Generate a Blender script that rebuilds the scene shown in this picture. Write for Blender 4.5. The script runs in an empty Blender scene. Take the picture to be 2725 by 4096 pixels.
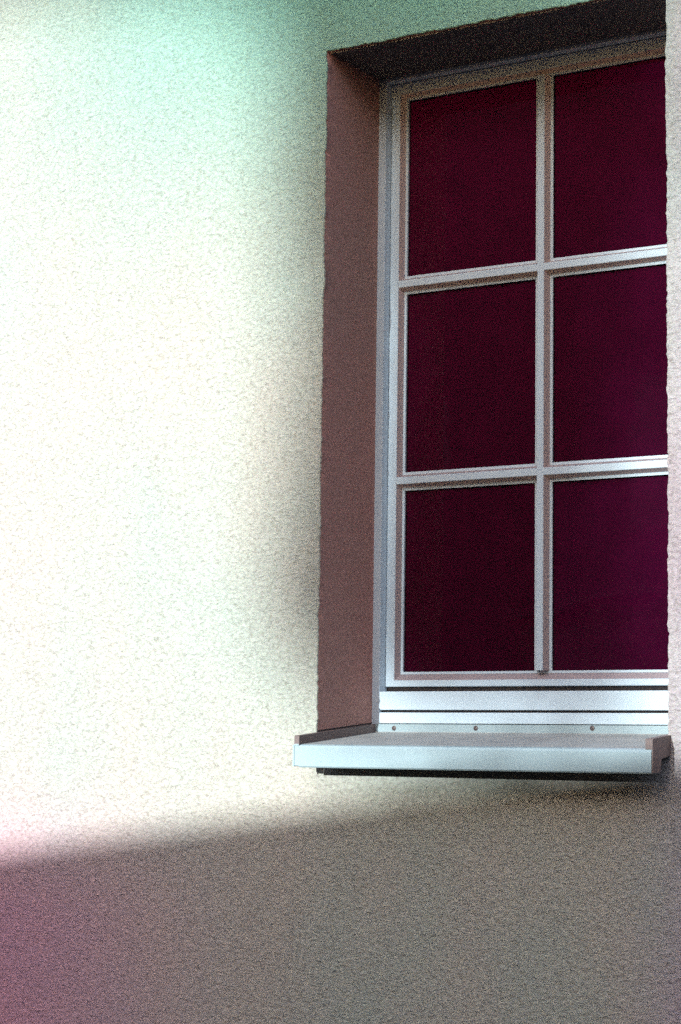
import bpy, bmesh, math, random
from mathutils import Vector, Matrix
random.seed(7)
R = math.radians
S = bpy.context.scene

# ------------------------------------------------------------------ camera
YAW, PIT, ROL = 0.5640, 0.1128, 0.0140
cam_pos = Vector((2.6512, -4.1013, -0.0388))
fw = Vector((-math.sin(YAW)*math.cos(PIT), math.cos(YAW)*math.cos(PIT), math.sin(PIT)))
rt = Vector((math.cos(YAW), math.sin(YAW), 0))
up = rt.cross(fw)
r2 = rt*math.cos(ROL) + up*math.sin(ROL)
u2 = up*math.cos(ROL) - rt*math.sin(ROL)
cd = bpy.data.cameras.new('camera'); co = bpy.data.objects.new('camera', cd)
S.collection.objects.link(co)
M = Matrix((r2, u2, -fw)).transposed().to_4x4(); M.translation = cam_pos
co.matrix_world = M
cd.sensor_fit = 'VERTICAL'; cd.sensor_height = 36.0; cd.sensor_width = 24.0
cd.lens = 8441.2*36/4096
cd.clip_start = .05; cd.clip_end = 3000
S.camera = co

# ------------------------------------------------------------------ sky, sun, exposure
SUN_EL = 11.0                                   # low sun, straight in front of the wall
SUN_AZ = 5.0                                   # degrees to the left of the wall's normal
travel = Vector((math.sin(R(SUN_AZ))*math.cos(R(SUN_EL)), math.cos(R(SUN_AZ))*math.cos(R(SUN_EL)), -math.sin(R(SUN_EL))))
w = bpy.data.worlds.new('World'); S.world = w; w.use_nodes = True
nt = w.node_tree; bg = nt.nodes['Background']
sk = nt.nodes.new('ShaderNodeTexSky'); sk.sky_type = 'NISHITA'; sk.sun_disc = False
sk.sun_elevation = R(SUN_EL); sk.sun_rotation = R(180+SUN_AZ); sk.ozone_density = 1.0; sk.dust_density = 3.2; sk.air_density = 0.9
nt.links.new(sk.outputs[0], bg.inputs[0]); bg.inputs[1].default_value = 0.15
sl = bpy.data.lights.new('sun', 'SUN'); so = bpy.data.objects.new('sun', sl); S.collection.objects.link(so)
sl.energy = 2.0; sl.angle = R(0.7); sl.color = (.82, .965, 1.0)
so.rotation_euler = travel.to_track_quat('-Z', 'Y').to_euler(); so.location = (-2, -6, 8)
S.view_settings.view_transform = 'Standard'; S.view_settings.look = 'None'
S.view_settings.exposure = 2.3; S.view_settings.gamma = 1.0
S.render.engine = 'CYCLES'
S.cycles.use_denoising = False
S.cycles.max_bounces = 6; S.cycles.sample_clamp_indirect = .3; S.cycles.sample_clamp_direct = .55
S.cycles.caustics_reflective = False; S.cycles.caustics_refractive = False

# ------------------------------------------------------------------ sizes (metres)
W, H, D = 0.8716, 1.62, 0.244          # opening, depth of the reveal
YF = D; YS = D+.024; YG = D+.048       # frame face, sash face, glass
GZ = -1.55                             # ground
# ------------------------------------------------------------------ materials
def new_mat(name):
    m = bpy.data.materials.new(name); m.use_nodes = True
    n = m.node_tree.nodes; l = m.node_tree.links
    return m, n, l, n['Principled BSDF']
def coord(n, l, scale=(1,1,1), rot=(0,0,0)):
    g = n.new('ShaderNodeNewGeometry'); mp = n.new('ShaderNodeMapping')
    mp.inputs['Scale'].default_value = scale; mp.inputs['Rotation'].default_value = rot
    l.new(g.outputs['Position'], mp.inputs['Vector']); return mp.outputs[0]
def noise(n, l, vec, scale, detail=4, rough=.55, dist=0):
    t = n.new('ShaderNodeTexNoise'); t.inputs['Scale'].default_value = scale
    t.inputs['Detail'].default_value = detail; t.inputs['Roughness'].default_value = rough
    t.inputs['Distortion'].default_value = dist
    l.new(vec, t.inputs['Vector']); return t.outputs[0]
def ramp(n, l, fac, stops):
    r = n.new('ShaderNodeValToRGB'); e = r.color_ramp.elements
    while len(e) < len(stops): e.new(.5)
    for q, (p, c) in zip(e, stops): q.position = p; q.color = (*c, 1)
    l.new(fac, r.inputs[0]); return r.outputs[0]
def mix(n, l, fac, a, b, mode='MIX'):
    x = n.new('ShaderNodeMix'); x.data_type = 'RGBA'; x.blend_type = mode
    for s, v in ((x.inputs[0], fac), (x.inputs[6], a), (x.inputs[7], b)):
        if hasattr(v, 'is_linked'): l.new(v, s)
        elif isinstance(v, (int, float)): s.default_value = v
        else: s.default_value = (*v, 1)
    return x.outputs[2]
def math_(n, l, op, a, b=0., clamp=False):
    x = n.new('ShaderNodeMath'); x.operation = op; x.use_clamp = clamp
    for s, v in ((x.inputs[0], a), (x.inputs[1], b)):
        if hasattr(v, 'is_linked'): l.new(v, s)
        else: s.default_value = v
    return x.outputs[0]
def bump(n, l, b, h, strength, dist):
    x = n.new('ShaderNodeBump'); x.inputs['Strength'].default_value = strength; x.inputs['Distance'].default_value = dist
    l.new(h, x.inputs['Height']); l.new(x.outputs[0], b.inputs['Normal'])

def stucco(name, base, tint=True, depth=.008, grain=1.0):
    m, n, l, b = new_mat(name)
    v = coord(n, l, (1, 1, 1.5), (0, R(28), 0))
    a = noise(n, l, v, 84*grain, 4, .6, .8)
    f = noise(n, l, v, 260*grain, 3, .6, .3)
    h = math_(n, l, 'ADD', math_(n, l, 'MULTIPLY', a, .7), math_(n, l, 'MULTIPLY', f, .3))
    bump(n, l, b, h, 1.0, depth)
    pit_shade = ramp(n, l, h, [(.34, (.60, .57, .56)), (.5, (.96, .96, .96)), (.64, (1.12, 1.12, 1.12))])  # relief shading painted in: hollows darker, bumps lighter
    big = noise(n, l, coord(n, l, (1, 1, .6)), 2.2, 3, .5)
    cloud = ramp(n, l, big, [(.32, (.90, .985, .94)), (.68, (1.10, .98, .93))])
    col = mix(n, l, 1.0, pit_shade, cloud, 'MULTIPLY')
    sp = noise(n, l, coord(n, l), 420, 2, .6)
    spots = n.new('ShaderNodeTexNoise'); spots.inputs['Scale'].default_value = 380; spots.inputs['Detail'].default_value = 2
    l.new(coord(n, l), spots.inputs['Vector'])
    hue = mix(n, l, .55, (1, 1, 1), ramp_col(n, l, spots.outputs[1]), 'MULTIPLY')
    col = mix(n, l, 1.0, col, hue, 'MULTIPLY')
    bc = base
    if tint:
        # light-leak tints put into the colour: green high round the lintel, reddish low left
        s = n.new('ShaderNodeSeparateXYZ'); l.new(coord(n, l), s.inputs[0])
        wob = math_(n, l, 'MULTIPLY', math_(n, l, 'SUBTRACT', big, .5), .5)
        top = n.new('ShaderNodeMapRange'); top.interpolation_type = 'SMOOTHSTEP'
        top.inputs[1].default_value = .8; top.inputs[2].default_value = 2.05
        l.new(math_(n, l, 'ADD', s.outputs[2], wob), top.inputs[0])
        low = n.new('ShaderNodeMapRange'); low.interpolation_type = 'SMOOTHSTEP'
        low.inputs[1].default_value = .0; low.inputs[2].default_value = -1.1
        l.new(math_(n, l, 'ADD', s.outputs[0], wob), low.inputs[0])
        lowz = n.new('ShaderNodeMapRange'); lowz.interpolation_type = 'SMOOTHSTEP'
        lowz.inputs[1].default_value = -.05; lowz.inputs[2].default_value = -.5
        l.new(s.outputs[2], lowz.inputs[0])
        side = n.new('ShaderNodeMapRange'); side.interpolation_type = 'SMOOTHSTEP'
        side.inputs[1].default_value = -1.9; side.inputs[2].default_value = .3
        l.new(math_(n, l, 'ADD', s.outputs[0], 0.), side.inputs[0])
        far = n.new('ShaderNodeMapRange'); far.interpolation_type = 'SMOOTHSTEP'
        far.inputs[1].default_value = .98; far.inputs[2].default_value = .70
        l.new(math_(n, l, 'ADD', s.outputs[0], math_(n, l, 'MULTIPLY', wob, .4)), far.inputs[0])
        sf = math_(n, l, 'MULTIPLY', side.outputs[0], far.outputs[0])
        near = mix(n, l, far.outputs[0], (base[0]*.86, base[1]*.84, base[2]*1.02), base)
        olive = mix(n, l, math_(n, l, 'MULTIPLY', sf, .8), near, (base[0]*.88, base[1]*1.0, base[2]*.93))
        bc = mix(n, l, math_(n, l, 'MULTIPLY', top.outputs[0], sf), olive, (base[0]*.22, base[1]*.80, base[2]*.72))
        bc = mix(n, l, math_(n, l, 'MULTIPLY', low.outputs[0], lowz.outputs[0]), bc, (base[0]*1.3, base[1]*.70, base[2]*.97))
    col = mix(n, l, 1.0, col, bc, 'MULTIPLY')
    l.new(col, b.inputs['Base Color']); b.inputs['Roughness'].default_value = .93
    b.inputs['Specular IOR Level'].default_value = .2
    return m
def ramp_col(n, l, c):
    # a noise colour pulled towards white: pigment flecks
    return mix(n, l, .5, (1.15, 1.15, 1.15), mix(n, l, 1.0, c, (1.7, 1.7, 1.7), 'MULTIPLY'))
def paint(name, base, rough=.45, speck=.06, bumpy=.0003):
    m, n, l, b = new_mat(name)
    v = coord(n, l)
    d = noise(n, l, v, 14, 5, .6)
    c = ramp(n, l, d, [(.3, tuple(k*(1-speck) for k in base)), (.7, tuple(min(1, k*(1+speck*.6)) for k in base))])
    f = n.new('ShaderNodeTexNoise'); f.inputs['Scale'].default_value = 420; f.inputs['Detail'].default_value = 2
    l.new(v, f.inputs['Vector'])
    c = mix(n, l, .15, c, mix(n, l, 1.0, c, ramp_col(n, l, f.outputs[1]), 'MULTIPLY'))
    l.new(c, b.inputs['Base Color']); b.inputs['Roughness'].default_value = rough
    bump(n, l, b, noise(n, l, v, 160, 3), .5, bumpy)
    return m
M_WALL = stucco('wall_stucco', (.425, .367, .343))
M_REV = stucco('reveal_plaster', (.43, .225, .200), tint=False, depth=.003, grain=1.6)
M_FRAME = paint('frame_white_paint', (.55, .62, .67), .7)
M_BEAD = paint('bead_shaded_paint', (.30, .235, .245), .5)  # darker than the frame: the bevels' shade is in this colour
M_SILL = paint('sill_front_coated', (.27, .33, .345), .4)
M_SILLTOP = paint('sill_dusty_top', (.30, .295, .285), .7, .2, .0006)
M_CAP = paint('cap_brown_plastic', (.13, .085, .078), .55, .15)
M_DARK = paint('joint_dark', (.015, .010, .011), .9)
M_SCREW = paint('screw_weathered', (.06, .04, .04), .5, .3)
M_SOFFIT = paint('soffit_shade_dark', (.085, .075, .08), .8, .15)
M_BACKING = paint('backing_plum_tint', (.044, .0026, .020), .9, .15)
M_BACKING.node_tree.nodes['Principled BSDF'].inputs['Specular IOR Level'].default_value = 0.0
M_ROOM = paint('room_dark', (.05, .045, .05), .9)
M_GROUND = paint('paving', (.028, .027, .026), .9, .3, .004)
M_BARK = paint('bark', (.10, .075, .055), .95, .35, .01)
M_ROOF = paint('roof_sheet', (.12, .10, .09), .8, .2)
M_TIMBER = paint('shed_timber', (.16, .12, .09), .85, .3, .002)
def leaf_mat():
    m, n, l, b = new_mat('leaf')
    o = n.new('ShaderNodeObjectInfo')
    c = ramp(n, l, noise(n, l, coord(n, l), 3.0, 3), [(.3, (.035, .06, .02)), (.7, (.08, .11, .035))])
    l.new(c, b.inputs['Base Color']); b.inputs['Roughness'].default_value = .6
    return m
M_LEAF = leaf_mat()
def glass_mat():
    m = bpy.data.materials.new('window_glass'); m.use_nodes = True
    n = m.node_tree.nodes; l = m.node_tree.links; n.clear()
    out = n.new('ShaderNodeOutputMaterial'); mx = n.new('ShaderNodeMixShader')
    tr = n.new('ShaderNodeBsdfTransparent'); gl = n.new('ShaderNodeBsdfGlossy'); fr = n.new('ShaderNodeFresnel')
    tr.inputs[0].default_value = (.80, .66, .76, 1); gl.inputs['Roughness'].default_value = .03
    gl.inputs[0].default_value = (.8, .7, .8, 1)
    fr.inputs[0].default_value = 1.45
    t = n.new('ShaderNodeTexNoise'); t.inputs['Scale'].default_value = 5
    g = n.new('ShaderNodeNewGeometry'); l.new(g.outputs['Position'], t.inputs['Vector'])
    bp_ = n.new('ShaderNodeBump'); bp_.inputs['Distance'].default_value = .002; bp_.inputs['Strength'].default_value = .4
    l.new(t.outputs[0], bp_.inputs['Height']); l.new(bp_.outputs[0], gl.inputs['Normal'])
    l.new(fr.outputs[0], mx.inputs[0]); l.new(tr.outputs[0], mx.inputs[1]); l.new(gl.outputs[0], mx.inputs[2])
    l.new(mx.outputs[0], out.inputs[0]); return m
M_GLASS = glass_mat()

# ------------------------------------------------------------------ helpers
C = S.collection
def obj(name, bm, mats, parent=None, loc=None, smooth=False):
    bmesh.ops.recalc_face_normals(bm, faces=bm.faces)
    me = bpy.data.meshes.new(name); bm.to_mesh(me); bm.free()
    for m in (mats if isinstance(mats, (list, tuple)) else [mats]): me.materials.append(m)
    if smooth:
        for p in me.polygons: p.use_smooth = True
    o = bpy.data.objects.new(name, me); C.objects.link(o)
    if parent: o.parent = parent
    return o
def empty(name, parent=None):
    o = bpy.data.objects.new(name, None); C.objects.link(o); o.empty_display_size = .1
    if parent: o.parent = parent
    return o
def tag(o, label, cat=None, kind=None, group=None):
    o['label'] = label
    if cat: o['category'] = cat
    if kind: o['kind'] = kind
    if group: o['group'] = group
def box(bm, a, b, mat=0, bev=0.):
    t = bmesh.new()
    bmesh.ops.create_cube(t, size=1)
    for v in t.verts:
        v.co = Vector([(a[i]+b[i])/2 + v.co[i]*(b[i]-a[i]) for i in range(3)])
    if bev: bmesh.ops.bevel(t, geom=list(t.edges), offset=bev, segments=2, profile=.5, affect='EDGES')
    for f in t.faces: f.material_index = mat
    me = bpy.data.meshes.new('tmp'); t.to_mesh(me); t.free(); bm.from_mesh(me); bpy.data.meshes.remove(me)
def sweep(bm, prof, axis, a, b, mats=None, at=(0, 0)):
    """prof: closed list of (u, y); swept along axis from a to b; u is the cross direction, y the depth."""
    rings = []
    for t in (a, b):
        ring = []
        for u, y in prof:
            ring.append(bm.verts.new((t, y, u) if axis == 'x' else (u, y, t)))
        rings.append(ring)
    k = len(prof)
    for i in range(k):
        f = bm.faces.new((rings[0][i], rings[0][(i+1) % k], rings[1][(i+1) % k], rings[1][i]))
        if mats: f.material_index = mats[i]
    bm.faces.new(rings[0][::-1]); bm.faces.new(rings[1])
def ring_rect(bm, rects, mats):
    """nested rectangles (x0,z0,x1,z1,y) joined by mitred strips"""
    loops = []
    for x0, z0, x1, z1, y in rects:
        loops.append([bm.verts.new(c) for c in ((x0, y, z0), (x1, y, z0), (x1, y, z1), (x0, y, z1))])
    for k in range(len(loops)-1):
        for i in range(4):
            f = bm.faces.new((loops[k][i], loops[k][(i+1) % 4], loops[k+1][(i+1) % 4], loops[k+1][i]))
            f.material_index = mats[k]

# ------------------------------------------------------------------ setting
bm = bmesh.new()
bmesh.ops.create_grid(bm, x_segments=1, y_segments=1, size=1500)
for v in bm.verts: v.co.z = GZ
g = obj('ground', bm, M_GROUND); tag(g, 'dull dark paving in front of the house', None, 'structure')

# ------------------------------------------------------------------ house > wall, roof, window, window_sill
house = empty('stucco_house'); house.location = (0, 0, 0)
tag(house, 'pale rough stucco house wall around a deep set white six pane window', 'house')
X0, X1, Z0, Z1 = -5.0, 5.0, GZ, 4.4
TH = .34
def edge_pts():
    """points round the opening, slightly ragged like trowelled stucco"""
    pts = []; st = .006
    def run(p, q):
        L = math.dist(p, q); k = int(L/st)
        for i in range(k):
            t = i/k; pts.append((p[0]+(q[0]-p[0])*t, p[1]+(q[1]-p[1])*t))
    zb = -.031
    run((0, zb), (W, zb)); run((W, zb), (W, H)); run((W, H), (0, H)); run((0, H), (0, zb))
    return pts
bm = bmesh.new()
pts = edge_pts(); k = len(pts)
nz = [0.]*k
for s_, amp in ((1, .0007), (3, .0008), (9, .0007)):
    r_ = [random.gauss(0, 1) for _ in range(k//s_+2)]
    for i in range(k):
        a_ = i/s_; j = int(a_); t = a_-j
        nz[i] += amp*(r_[j]*(1-t)+r_[(j+1) % len(r_)]*t)
cx, cz = W/2, H/2
def off(p, e, i):
    x, z = p
    dx = -1 if x < 1e-6 else (1 if x > W-1e-6 else 0)
    dz = 1 if z > H-1e-6 else (-1 if z < -.03 else 0)
    e = e + nz[i]
    return (x+dx*e, z+dz*e)
outer, front, arris, rev0, revm, rev1 = [], [], [], [], [], []
for i, p in enumerate(pts):
    a = off(p, .003, i); b_ = off(p, .0008, i); c_ = off(p, 0, i)
    x, z = p
    # project outwards to the wall's outline
    dx, dz = x-cx, z-cz
    t = 1e9
    if dx > 1e-9: t = min(t, (X1-cx)/dx)
    if dx < -1e-9: t = min(t, (X0-cx)/dx)
    if dz > 1e-9: t = min(t, (Z1-cz)/dz)
    if dz < -1e-9: t = min(t, (Z0-cz)/dz)
    outer.append(bm.verts.new((cx+dx*t, 0, cz+dz*t)))
    front.append(bm.verts.new((a[0], 0, a[1])))
    arris.append(bm.verts.new((b_[0], .0009, b_[1])))
    rev0.append(bm.verts.new((c_[0], .004, c_[1]))); revm.append(bm.verts.new((x, .022, z)))
    rev1.append(bm.verts.new((x, D+.02, z)))
for i in range(k):
    j = (i+1) % k
    for A, B, mi in ((outer, front, 0), (front, arris, 0), (arris, rev0, 0), (rev0, revm, 1), (revm, rev1, 1)):
        f = bm.faces.new((A[i], A[j], B[j], B[i])); f.material_index = mi
# corners of the outline between projected points
corners = [Vector((X0, 0, Z0)), Vector((X1, 0, Z0)), Vector((X1, 0, Z1)), Vector((X0, 0, Z1))]
for i in range(k):
    j = (i+1) % k
    a, b_ = outer[i].co, outer[j].co
    for c_ in corners:
        onz = abs(a.z-c_.z) < 1e-5 or abs(b_.z-c_.z) < 1e-5
        onx = abs(a.x-c_.x) < 1e-5 or abs(b_.x-c_.x) < 1e-5
        if onz and onx and abs(a.x-b_.x) > 1e-6 and abs(a.z-b_.z) > 1e-6:
            bm.faces.new((outer[i], bm.verts.new(c_), outer[j]))
# rest of the house shell: sides, back
def quad(b, *c): b.faces.new([b.verts.new(x) for x in c])
DB = 5.0
quad(bm, (X0, 0, Z0), (X0, DB, Z0), (X0, DB, Z1), (X0, 0, Z1))
quad(bm, (X1, 0, Z0), (X1, DB, Z0), (X1, DB, Z1), (X1, 0, Z1))
quad(bm, (X0, DB, Z0), (X1, DB, Z0), (X1, DB, Z1), (X0, DB, Z1))
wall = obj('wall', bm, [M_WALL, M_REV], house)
bm = bmesh.new()
vs = [bm.verts.new(c) for c in ((X0-.1, -.12, Z1+.004), (X1+.1, -.12, Z1+.004), (X1+.1, DB+.3, Z1+.004), (X0-.1, DB+.3, Z1+.004))]
rd = [bm.verts.new(c) for c in ((X0-.1, DB/2, Z1+1.6), (X1+.1, DB/2, Z1+1.6))]
bm.faces.new(vs); bm.faces.new((vs[0], vs[1], rd[1], rd[0])); bm.faces.new((vs[2], vs[3], rd[0], rd[1]))
bm.faces.new((vs[0], rd[0], vs[3])); bm.faces.new((vs[1], vs[2], rd[1]))
obj('roof', bm, M_ROOF, house)
# the dark room behind the window
bm = bmesh.new()
box(bm, (-1.2, D+.12, -1.3), (2.1, 3.2, 2.4))
room = obj('room', bm, M_ROOM, house)
# cut: room's front face opened behind the window by building it as a box without that face
me = room.data; b2 = bmesh.new(); b2.from_mesh(me)
ff = [f for f in b2.faces if abs(f.normal.y) > .9 and f.calc_center_median().y < 1]
bmesh.ops.delete(b2, geom=ff, context='FACES'); b2.to_mesh(me); b2.free()

# ---- window (a part of the house) > outer_frame, sash, glazing_bar, pane
win = empty('window', house)
e = .0205                                      # outer frame seen beside the sash
fx0, fx1, fz1 = e, W-e, H-.010
bm = bmesh.new()
# outer frame: stiles, head, bottom rail built flush, deep behind the plaster
def prism_xz(b, x0, z0, x1, z1, y0, y1, bev=.0012): box(b, (x0, y0, z0), (x1, y1, z1), 0, bev)
prism_xz(bm, -.03, -.02, fx0, H+.03, YF, YF+.07)
prism_xz(bm, fx1, -.02, W+.03, H+.03, YF, YF+.07)
prism_xz(bm, fx0-.001, fz1, fx1+.001, H+.03, YF+.0003, YF+.07)
outer_frame = obj('outer_frame', bm, M_FRAME, win)
bm = bmesh.new()
prism_xz(bm, fx0-.0008, .0605, fx1+.0008, .1045, YF+.0002, YF+.07, .0015)
prism_xz(bm, fx0-.0008, .0285, fx1+.0008, .0545, YF-.0006, YF+.07, .0015)
obj('bottom_rail', bm, M_FRAME, win)
bm = bmesh.new()
box(bm, (fx0, YF+.012, .05), (fx1, YF+.068, .066)); box(bm, (fx0, YF+.034, .1), (fx1, YF+.066, .125))
box(bm, (0.004, YF+.004, .0), (W-.004, YF+.066, .0285))
obj('joint', bm, M_DARK, win)
# sash: face, sloping bead, lip, step to the glass
sx0, sx1, sz0, sz1 = fx0+.0012, W-fx0-.0012, .1165, H-.0115
gx, gtop, gbot = .0590, 1.569, .1525
bm = bmesh.new()
ring_rect(bm, [
    (sx0, sz0, sx1, sz1, YS+.05),
    (sx0, sz0, sx1, sz1, YS+.0015),
    (sx0+.0015, sz0+.0015, sx1-.0015, sz1-.0015, YS),
    (gx-.0137, gbot-.0215, W-gx+.0137, gtop+.0137, YS),
    (gx-.0127, gbot-.0205, W-gx+.0127, gtop+.0127, YS+.0012)], [0, 0, 0, 0])
obj('sash', bm, M_FRAME, win)
bm = bmesh.new()
ring_rect(bm, [
    (gx-.0127, gbot-.0205, W-gx+.0127, gtop+.0127, YS+.0012),
    (gx-.0062, gbot-.0062, W-gx+.0062, gtop+.0062, YG-.0045),
    (gx-.0055, gbot-.0055, W-gx+.0055, gtop+.0055, YG-.0055),
    (gx, gbot, W-gx, gtop, YG-.0045),
    (gx, gbot, W-gx, gtop, YG+.003)], [0, 1, 1, 1])
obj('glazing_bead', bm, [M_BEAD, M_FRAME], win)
# glazing bars
F_, G1, G2 = .0088, .0162, .0225
def bar_prof(c):
    return [(c-G2, YG-.001), (c-G2, YG-.0045), (c-G1, YG-.0052), (c-F_, YS+.0012), (c-F_+.0012, YS),
            (c+F_-.0012, YS), (c+F_, YS+.0012), (c+G1, YG-.0052), (c+G2, YG-.0045), (c+G2, YG-.001)]
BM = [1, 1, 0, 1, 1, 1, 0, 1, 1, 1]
XM, ZM = W/2, (1.1015, .6150)
bm = bmesh.new(); sweep(bm, bar_prof(XM), 'z', gbot+.0002, gtop-.0002, BM)
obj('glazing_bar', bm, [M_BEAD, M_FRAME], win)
for z in ZM:
    for a, b_ in ((gx+.0002, XM-F_-.0002), (XM+F_+.0002, W-gx-.0002)):
        pass
    bm = bmesh.new()
    pr = [(u, y+.00025) for u, y in bar_prof(z)]
    sweep(bm, pr, 'x', gx-.0120, W-gx+.0120, BM)
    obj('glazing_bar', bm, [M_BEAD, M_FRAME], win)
# panes
cols = [(gx-.004, XM-.0205), (XM+.0205, W-gx+.004)]
rows = [(gbot-.004, ZM[1]-.0205), (ZM[1]+.0205, ZM[0]-.0205), (ZM[0]+.0205, gtop+.004)]
for (a, b_) in cols:
    for (c_, d_) in rows:
        bm = bmesh.new()
        vs = [bm.verts.new(p) for p in ((a, YG, c_), (b_, YG, c_), (b_, YG, d_), (a, YG, d_))]
        bm.faces.new(vs); obj('pane', bm, M_GLASS, win)

# dark sheet added under the lintel, standing in for the soffit's shade
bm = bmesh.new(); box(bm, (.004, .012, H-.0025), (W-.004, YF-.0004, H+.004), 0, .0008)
obj('soffit_shade', bm, M_SOFFIT, win)

# ---- window sill > end_cap, screw (a part of the house)
zf, zr, yf = -.0267, .0055, -.092
def sz(y): return zf + (zr-zf)*(y-yf)/(D-yf)
sill = empty('window_sill', house)
SCREWS = [(0.0649, 0.0169), (0.2861, 0.0182), (0.5842, 0.02)]
xa, xb = .0135, W+.0035
bm = bmesh.new()
prof = [(YF-.002, .0268), (YF-.002, sz(D)+.0)]                     # (y,z): upstand screwed to the frame, then the plate
def profile_sheet(bm, path, x0, x1, th, mats):
    n_ = len(path); L = [[], []]; Lb = [[], []]
    for s_, x in enumerate((x0, x1)):
        for i, (y, z) in enumerate(path):
            L[s_].append(bm.verts.new((x, y, z)))
            a = Vector(path[max(i-1, 0)]); b = Vector(path[min(i+1, n_-1)]); t = (b-a).normalized()
            Lb[s_].append(bm.verts.new((x, y+t.y*th, z-t.x*th)))
    for i in range(n_-1):
        for P in (L, Lb):
            f = bm.faces.new((P[0][i], P[0][i+1], P[1][i+1], P[1][i])); f.material_index = mats[i]
    for s_ in (0, 1):
        for i in range(n_-1): bm.faces.new((L[s_][i], L[s_][i+1], Lb[s_][i+1], Lb[s_][i]))
    for i in (0, n_-1): bm.faces.new((L[0][i], L[1][i], Lb[1][i], Lb[0][i]))
# plate from rear to front, rounded nose, drop face, small return
path = [(YF-.0030, .0268), (YF-.0035, zr+.003), (YF-.0065, zr), (yf+.010, sz(yf+.010)), (yf+.006, zf-.0004+.0002), (yf+.002, zf-.0016),
        (yf, zf-.006), (yf, -.0735), (yf+.001, -.0751), (yf+.009, -.0752)]
path = [(p[0], p[1]) for p in path][::-1]
profile_sheet(bm, path, xa, xb, -.0015, [1, 1, 1, 1, 1, 1, 0, 0, 1][::1])
sheet = obj('sill_plate', bm, [M_SILLTOP, M_SILL], sill)
def prof_yz(bm, poly, x0, x1):
    a = [bm.verts.new((x0, y, z)) for y, z in poly]; b = [bm.verts.new((x1, y, z)) for y, z in poly]
    n_ = len(poly); bm.faces.new(a); bm.faces.new(b[::-1])
    for i in range(n_): bm.faces.new((a[i], a[(i+1) % n_], b[(i+1) % n_], b[i]))
def cap(x0, x1, full=True):
    h = .0215
    poly = [(yf, zf-.0), (yf, zf+h-.001), (yf+.001, zf+h), (D-.0045, sz(D)+h), (D-.0045, sz(D)-.012), (.002, sz(0)-.018), (-.002, sz(0)-.018)]
    # front leg with rounded foot, and the strip under the plate: the outer cheek of the cap
    bm = bmesh.new(); prof_yz(bm, poly, x0, x1); return bm
def cheek(x0, x1):
    leg = yf+.042
    poly = [(yf+.0006, zf+.0005), (yf+.0006, -.0745)]
    for t in range(0, 91, 15):
        a = R(t); poly.append((leg-.010+.010*math.sin(a), -.0745+.010-.010*math.cos(a)))
    poly += [(leg, -.052), (leg+.003, -.047), (leg+.008, -.0445), (-.0005, -.0385), (-.0005, sz(0)+.0)]
    bm = bmesh.new(); prof_yz(bm, poly, x0, x1); return bm
for side in (0, 1):
    c = cap(0.0, .0133) if side == 0 else cap(W-.0100, W+.0060)
    k_ = cheek(-.0042, xa-.0137) if side == 0 else cheek(W+.0037, W+.0062)
    if side == 0:
        cp = obj('end_cap', c, M_CAP, sill)
    else:
        # the right cap stays in front of the plaster's edge
        cp = obj('end_cap', c, M_CAP, sill)
    ck = obj('cheek', k_, M_CAP if side else M_SILL, sill); ck['label'] = 'side cheek of the sill end cap'
bm = bmesh.new(); box(bm, (.0005, yf+.0004, -.0732), (.0133, yf+.01, zf-.001), 0, .0008)
box(bm, (.0005, yf-.0008, zf-.0015), (.0125, yf+.004, zf+.0028), 0, .0006)
obj('front_lip', bm, M_SILL, sill)
bm = bmesh.new()
prof_yz(bm, [(.002, sz(0)+.0217), (.002, sz(0)+.0255), (D-.004, sz(D)+.0245), (D-.004, sz(D)+.0217)], .0, .0016)
obj('dark_strip', bm, M_DARK, sill)  # thin dark strip along the left cap's upper edge
for sx, szz in SCREWS:
    bm = bmesh.new()
    bmesh.ops.create_uvsphere(bm, u_segments=20, v_segments=10, radius=.0072)
    for v in bm.verts: v.co = Vector((v.co.x, v.co.y*.45, v.co.z))
    bmesh.ops.translate(bm, verts=bm.verts, vec=(sx, YF-.0030, szz))
    sc_ = obj('screw', bm, M_SCREW, sill, smooth=True)
    bm = bmesh.new()
    box(bm, (sx-.003, YF-.0062, szz-.0006), (sx+.003, YF-.0050, szz+.0006)); box(bm, (sx-.0006, YF-.0063, szz-.003), (sx+.0006, YF-.0051, szz+.003))
    me = bpy.data.meshes.new('t'); bm.to_mesh(me); bm.free()
    b2 = bmesh.new(); b2.from_mesh(sc_.data); b2.from_mesh(me); b2.to_mesh(sc_.data); b2.free()

# ------------------------------------------------------------------ blind added behind the panes, its colour carrying the leaked magenta
bm = bmesh.new(); n_ = 60
va = []
for i in range(n_+1):
    x = -.02+(W+.04)*i/n_
    y = YG+.008+.0012*math.sin(i*.9)+.001*math.sin(i*.37)
    va.append((bm.verts.new((x, y, .02)), bm.verts.new((x, y, H+.02))))
for i in range(n_): bm.faces.new((va[i][0], va[i+1][0], va[i+1][1], va[i][1]))
bl = obj('tint_backing', bm, M_BACKING)
md = bl.modifiers.new('thick', 'SOLIDIFY'); md.thickness = .001
tag(bl, 'dark wine red blind added behind the six window panes to hold the leaked magenta', 'backing')

# ------------------------------------------------------------------ unseen things added to shade the wall and block low sky
def back(x, z, dist):
    """point from which the sun's ray reaches the wall at (x, 0, z)"""
    t = dist/travel.y
    return Vector((x-travel.x*t, -dist, z-travel.z*t))
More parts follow.
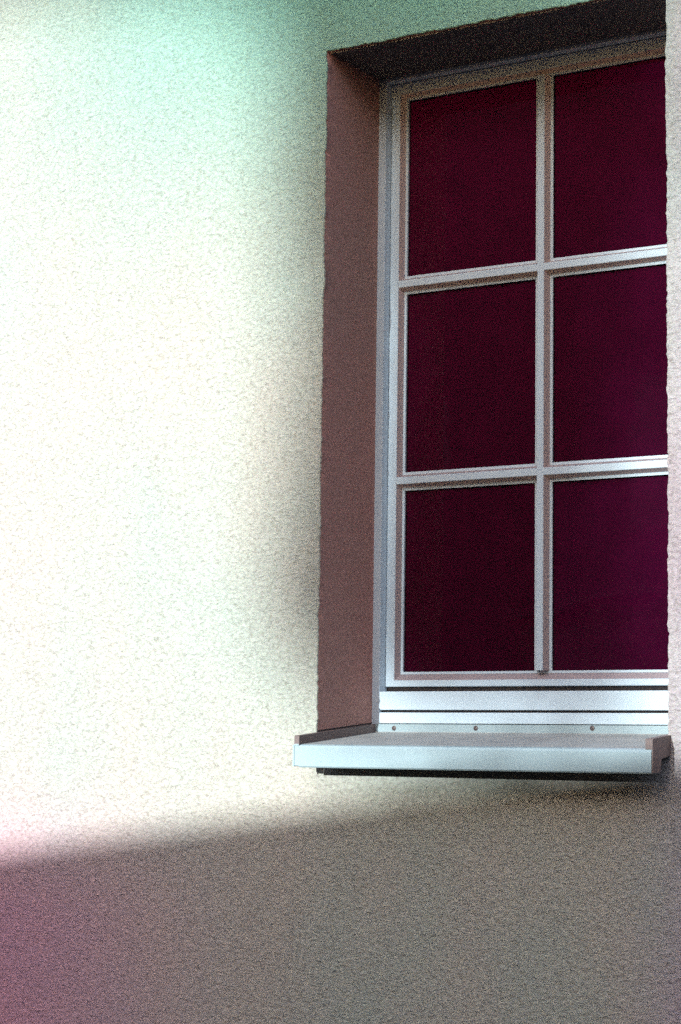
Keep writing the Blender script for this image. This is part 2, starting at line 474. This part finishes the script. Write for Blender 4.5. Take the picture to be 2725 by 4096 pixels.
# added shed whose shallow roof line cuts the sun off the low wall
d1 = 8.5
a = back(-.945, -.322, d1); b_ = back(.415, -.130, d1)
sl_ = (b_.z-a.z)/(b_.x-a.x)
xl, xr = a.x-2.6, a.x+3.6
zl, zr_ = a.z-2.6*sl_, a.z+3.6*sl_
shed = empty('shade_shed'); shed.location = (xl, -d1, GZ)
tag(shed, 'weathered timber shed with a shallow lean-to roof, added to shade the low wall', 'shed')
def child(name, bm, m):
    for v in bm.verts: v.co -= shed.location
    return obj(name, bm, m, shed)
bm = bmesh.new()
for y in (-d1, -d1-2.0):
    quad(bm, (xl+.1, y, GZ), (xr-.1, y, GZ), (xr-.1, y, zr_-.06), (xl+.1, y, zl-.06))
quad(bm, (xl+.1, -d1, GZ), (xl+.1, -d1-2, GZ), (xl+.1, -d1-2, zl-.06), (xl+.1, -d1, zl-.06))
quad(bm, (xr-.1, -d1, GZ), (xr-.1, -d1-2, GZ), (xr-.1, -d1-2, zr_-.06), (xr-.1, -d1, zr_-.06))
child('wall', bm, M_TIMBER)
bm = bmesh.new()
vv = [bm.verts.new(c) for c in ((xl, -d1+.1, zl-.07), (xr, -d1+.1, zr_-.07), (xr, -d1-2.1, zr_-.07), (xl, -d1-2.1, zl-.07),
                                (xl, -d1+.1, zl), (xr, -d1+.1, zr_), (xr, -d1-2.1, zr_), (xl, -d1-2.1, zl))]
for f in ((0,1,2,3), (4,5,6,7), (0,1,5,4), (1,2,6,5), (2,3,7,6), (3,0,4,7)): bm.faces.new([vv[i] for i in f])
child('roof', bm, M_ROOF)
bm = bmesh.new(); box(bm, (xl+1.2, -d1+.002, GZ), (xl+2.1, -d1+.05, GZ+1.95), 0, .006)
child('door', bm, M_ROOF)

# added houses blocking low sky, either side of the gap the sun comes through
def blocker_house(x0, x1, y0, y1, h, label):
    hs = empty('house'); hs.location = (x0, y1, GZ); tag(hs, label, 'house', group='added sky-blocking houses')
    def ch(name, bm, m, par=None):
        for v in bm.verts: v.co -= hs.location
        return obj(name, bm, m, par or hs)
    bm = bmesh.new(); box(bm, (x0, y0, GZ), (x1, y1, h)); ch('wall', bm, M_BRICK)
    bm = bmesh.new(); ym = (y0+y1)/2
    v = [bm.verts.new(c) for c in ((x0-.1, y0-.3, h+.003), (x1+.1, y0-.3, h+.003), (x1+.1, y1+.3, h+.003), (x0-.1, y1+.3, h+.003), (x0-.1, ym, h+2.6), (x1+.1, ym, h+2.6))]
    for f in ((0, 1, 2, 3), (0, 1, 5, 4), (2, 3, 4, 5), (0, 4, 3), (1, 2, 5)): bm.faces.new([v[i] for i in f])
    ch('roof', bm, M_ROOF)
    n_ = int((x1-x0)/3)
    for i in range(n_):
        for zz in (GZ+.9, GZ+3.7):
            cx_ = x0+(i+.5)*(x1-x0)/n_
            bm = bmesh.new(); box(bm, (cx_-.6, y1-.05, zz), (cx_+.6, y1+.02, zz+1.5)); ch('window', bm, M_FRAMED)
M_BRICK = paint('dark_brick', (.10, .05, .05), .9, .3, .003)
M_FRAMED = paint('dark_window', (.03, .03, .035), .2, .1)
blocker_house(-36, -3.6, -22, -14, 8.0, 'dark brick house added on the left to block low sky and reflections')
blocker_house(3.2, 34, -22, -12, 5.0, 'dark brick house added on the right to block low sky')

# added tree: crown shaped to shade round the window and block low sky
d2 = 26.0
tree = empty('shade_tree'); tb = back(2.6, 0, d2); tree.location = (tb.x, -d2, GZ)
tag(tree, 'broad leafy tree added to shade the window and block low sky', 'tree')
EDGE = [(-.16, .03), (.05, .0), (.12, -.07), (.2, -.17), (.31, -.18), (.6, -.17), (1.0, -.14), (1.25, -.125), (1.5, -.12), (1.76, -.15), (1.9, -.4), (2.15, -2.0), (2.5, -3.0), (3.5, -3.4), (7.5, -3.4)]
def left_edge(z):
    if z <= EDGE[0][0]: return 9
    for (z0, x0), (z1, x1) in zip(EDGE, EDGE[1:]):
        if z0 <= z <= z1: return x0+(x1-x0)*(z-z0)/(z1-z0)
    return EDGE[-1][1]
LEFTW = .10
bm = bmesh.new()
def leaf(bm, p, s):
    q = Matrix.Rotation(random.uniform(0, 6.28), 3, 'Z') @ Matrix.Rotation(random.uniform(-1.2, 1.2), 3, 'X') @ Matrix.Rotation(random.uniform(0, 6.28), 3, 'Y')
    v = [bm.verts.new(p + q @ Vector(c)*s) for c in ((0, 0, -.6), (.28, .03, -.1), (.2, .05, .3), (0, 0, .7), (-.2, .05, .3), (-.28, .03, -.1))]
    bm.faces.new(v)
N = 0
while N < 56000:
    z = random.uniform(-.15, 7.5); x = random.uniform(-3.5, 3.4)
    le = left_edge(z)
    dd = (x-le)/.17
    if dd < 0: continue
    pr = min(1, .04+dd)
    if x > .35 and x < 1.1: pr *= max(.06, 1-(x-.35)/.38)
    if x >= 1.1: pr *= .4
    if x < 1.1 and z > 1.15: pr = min(1, pr*(1+(z-1.1)*2.5))
    if x > 1.1 and z < 1.2: pr *= .5
    if z > 6.5: pr *= .5
    if z < .12: pr *= .22 if x < .4 else .6
    elif x > .06 and x < .55: pr = 1
    if random.random() > pr: continue
    p = back(x, z, d2+random.uniform(-1.6, 1.6))
    dx_ = 0
    leaf(bm, p, random.uniform(.06, .13)*(1 if (z < 1.2 and not .06 < x < .55) or z < .12 else 1.6)); N += 1
for v in bm.verts: v.co -= tree.location
obj('crown', bm, M_LEAF, tree)
# trunk and limbs
bm = bmesh.new()
def tube(bm, pts, rad, seg=10):
    prev = None
    for i, (p, r_) in enumerate(zip(pts, rad)):
        a = Vector(pts[max(0, i-1)]); b = Vector(pts[min(len(pts)-1, i+1)]); t = (b-a).normalized()
        u = t.orthogonal().normalized(); v = t.cross(u)
        ring = [bm.verts.new(Vector(p)+u*math.cos(k*6.2832/seg)*r_+v*math.sin(k*6.2832/seg)*r_) for k in range(seg)]
        if prev:
            for k in range(seg): bm.faces.new((prev[k], prev[(k+1) % seg], ring[(k+1) % seg], ring[k]))
        prev = ring
top = back(2.5, 1.2, d2)
tl = tree.location
base = Vector((0, 0, 0)); tp = top-tl
tube(bm, [base, base+Vector((.05, 0, 1.2)), base+Vector((-.05, .05, 2.6)), tp], [.26, .2, .16, .10])
for tx, tz in ((.4, .75), (1.2, 2.0), (2.2, 2.6), (3.2, 1.8), (3.3, .8), (.5, 1.6)):
    e_ = back(tx, tz, d2+random.uniform(-.8, .8))-tl
    s0 = Vector((-.05, .05, 2.9)); mid = s0.lerp(e_, .5)+Vector((0, 0, .12))
    tube(bm, [s0, mid, e_], [.09, .05, .02], 8)
obj('trunk', bm, M_BARK, tree)
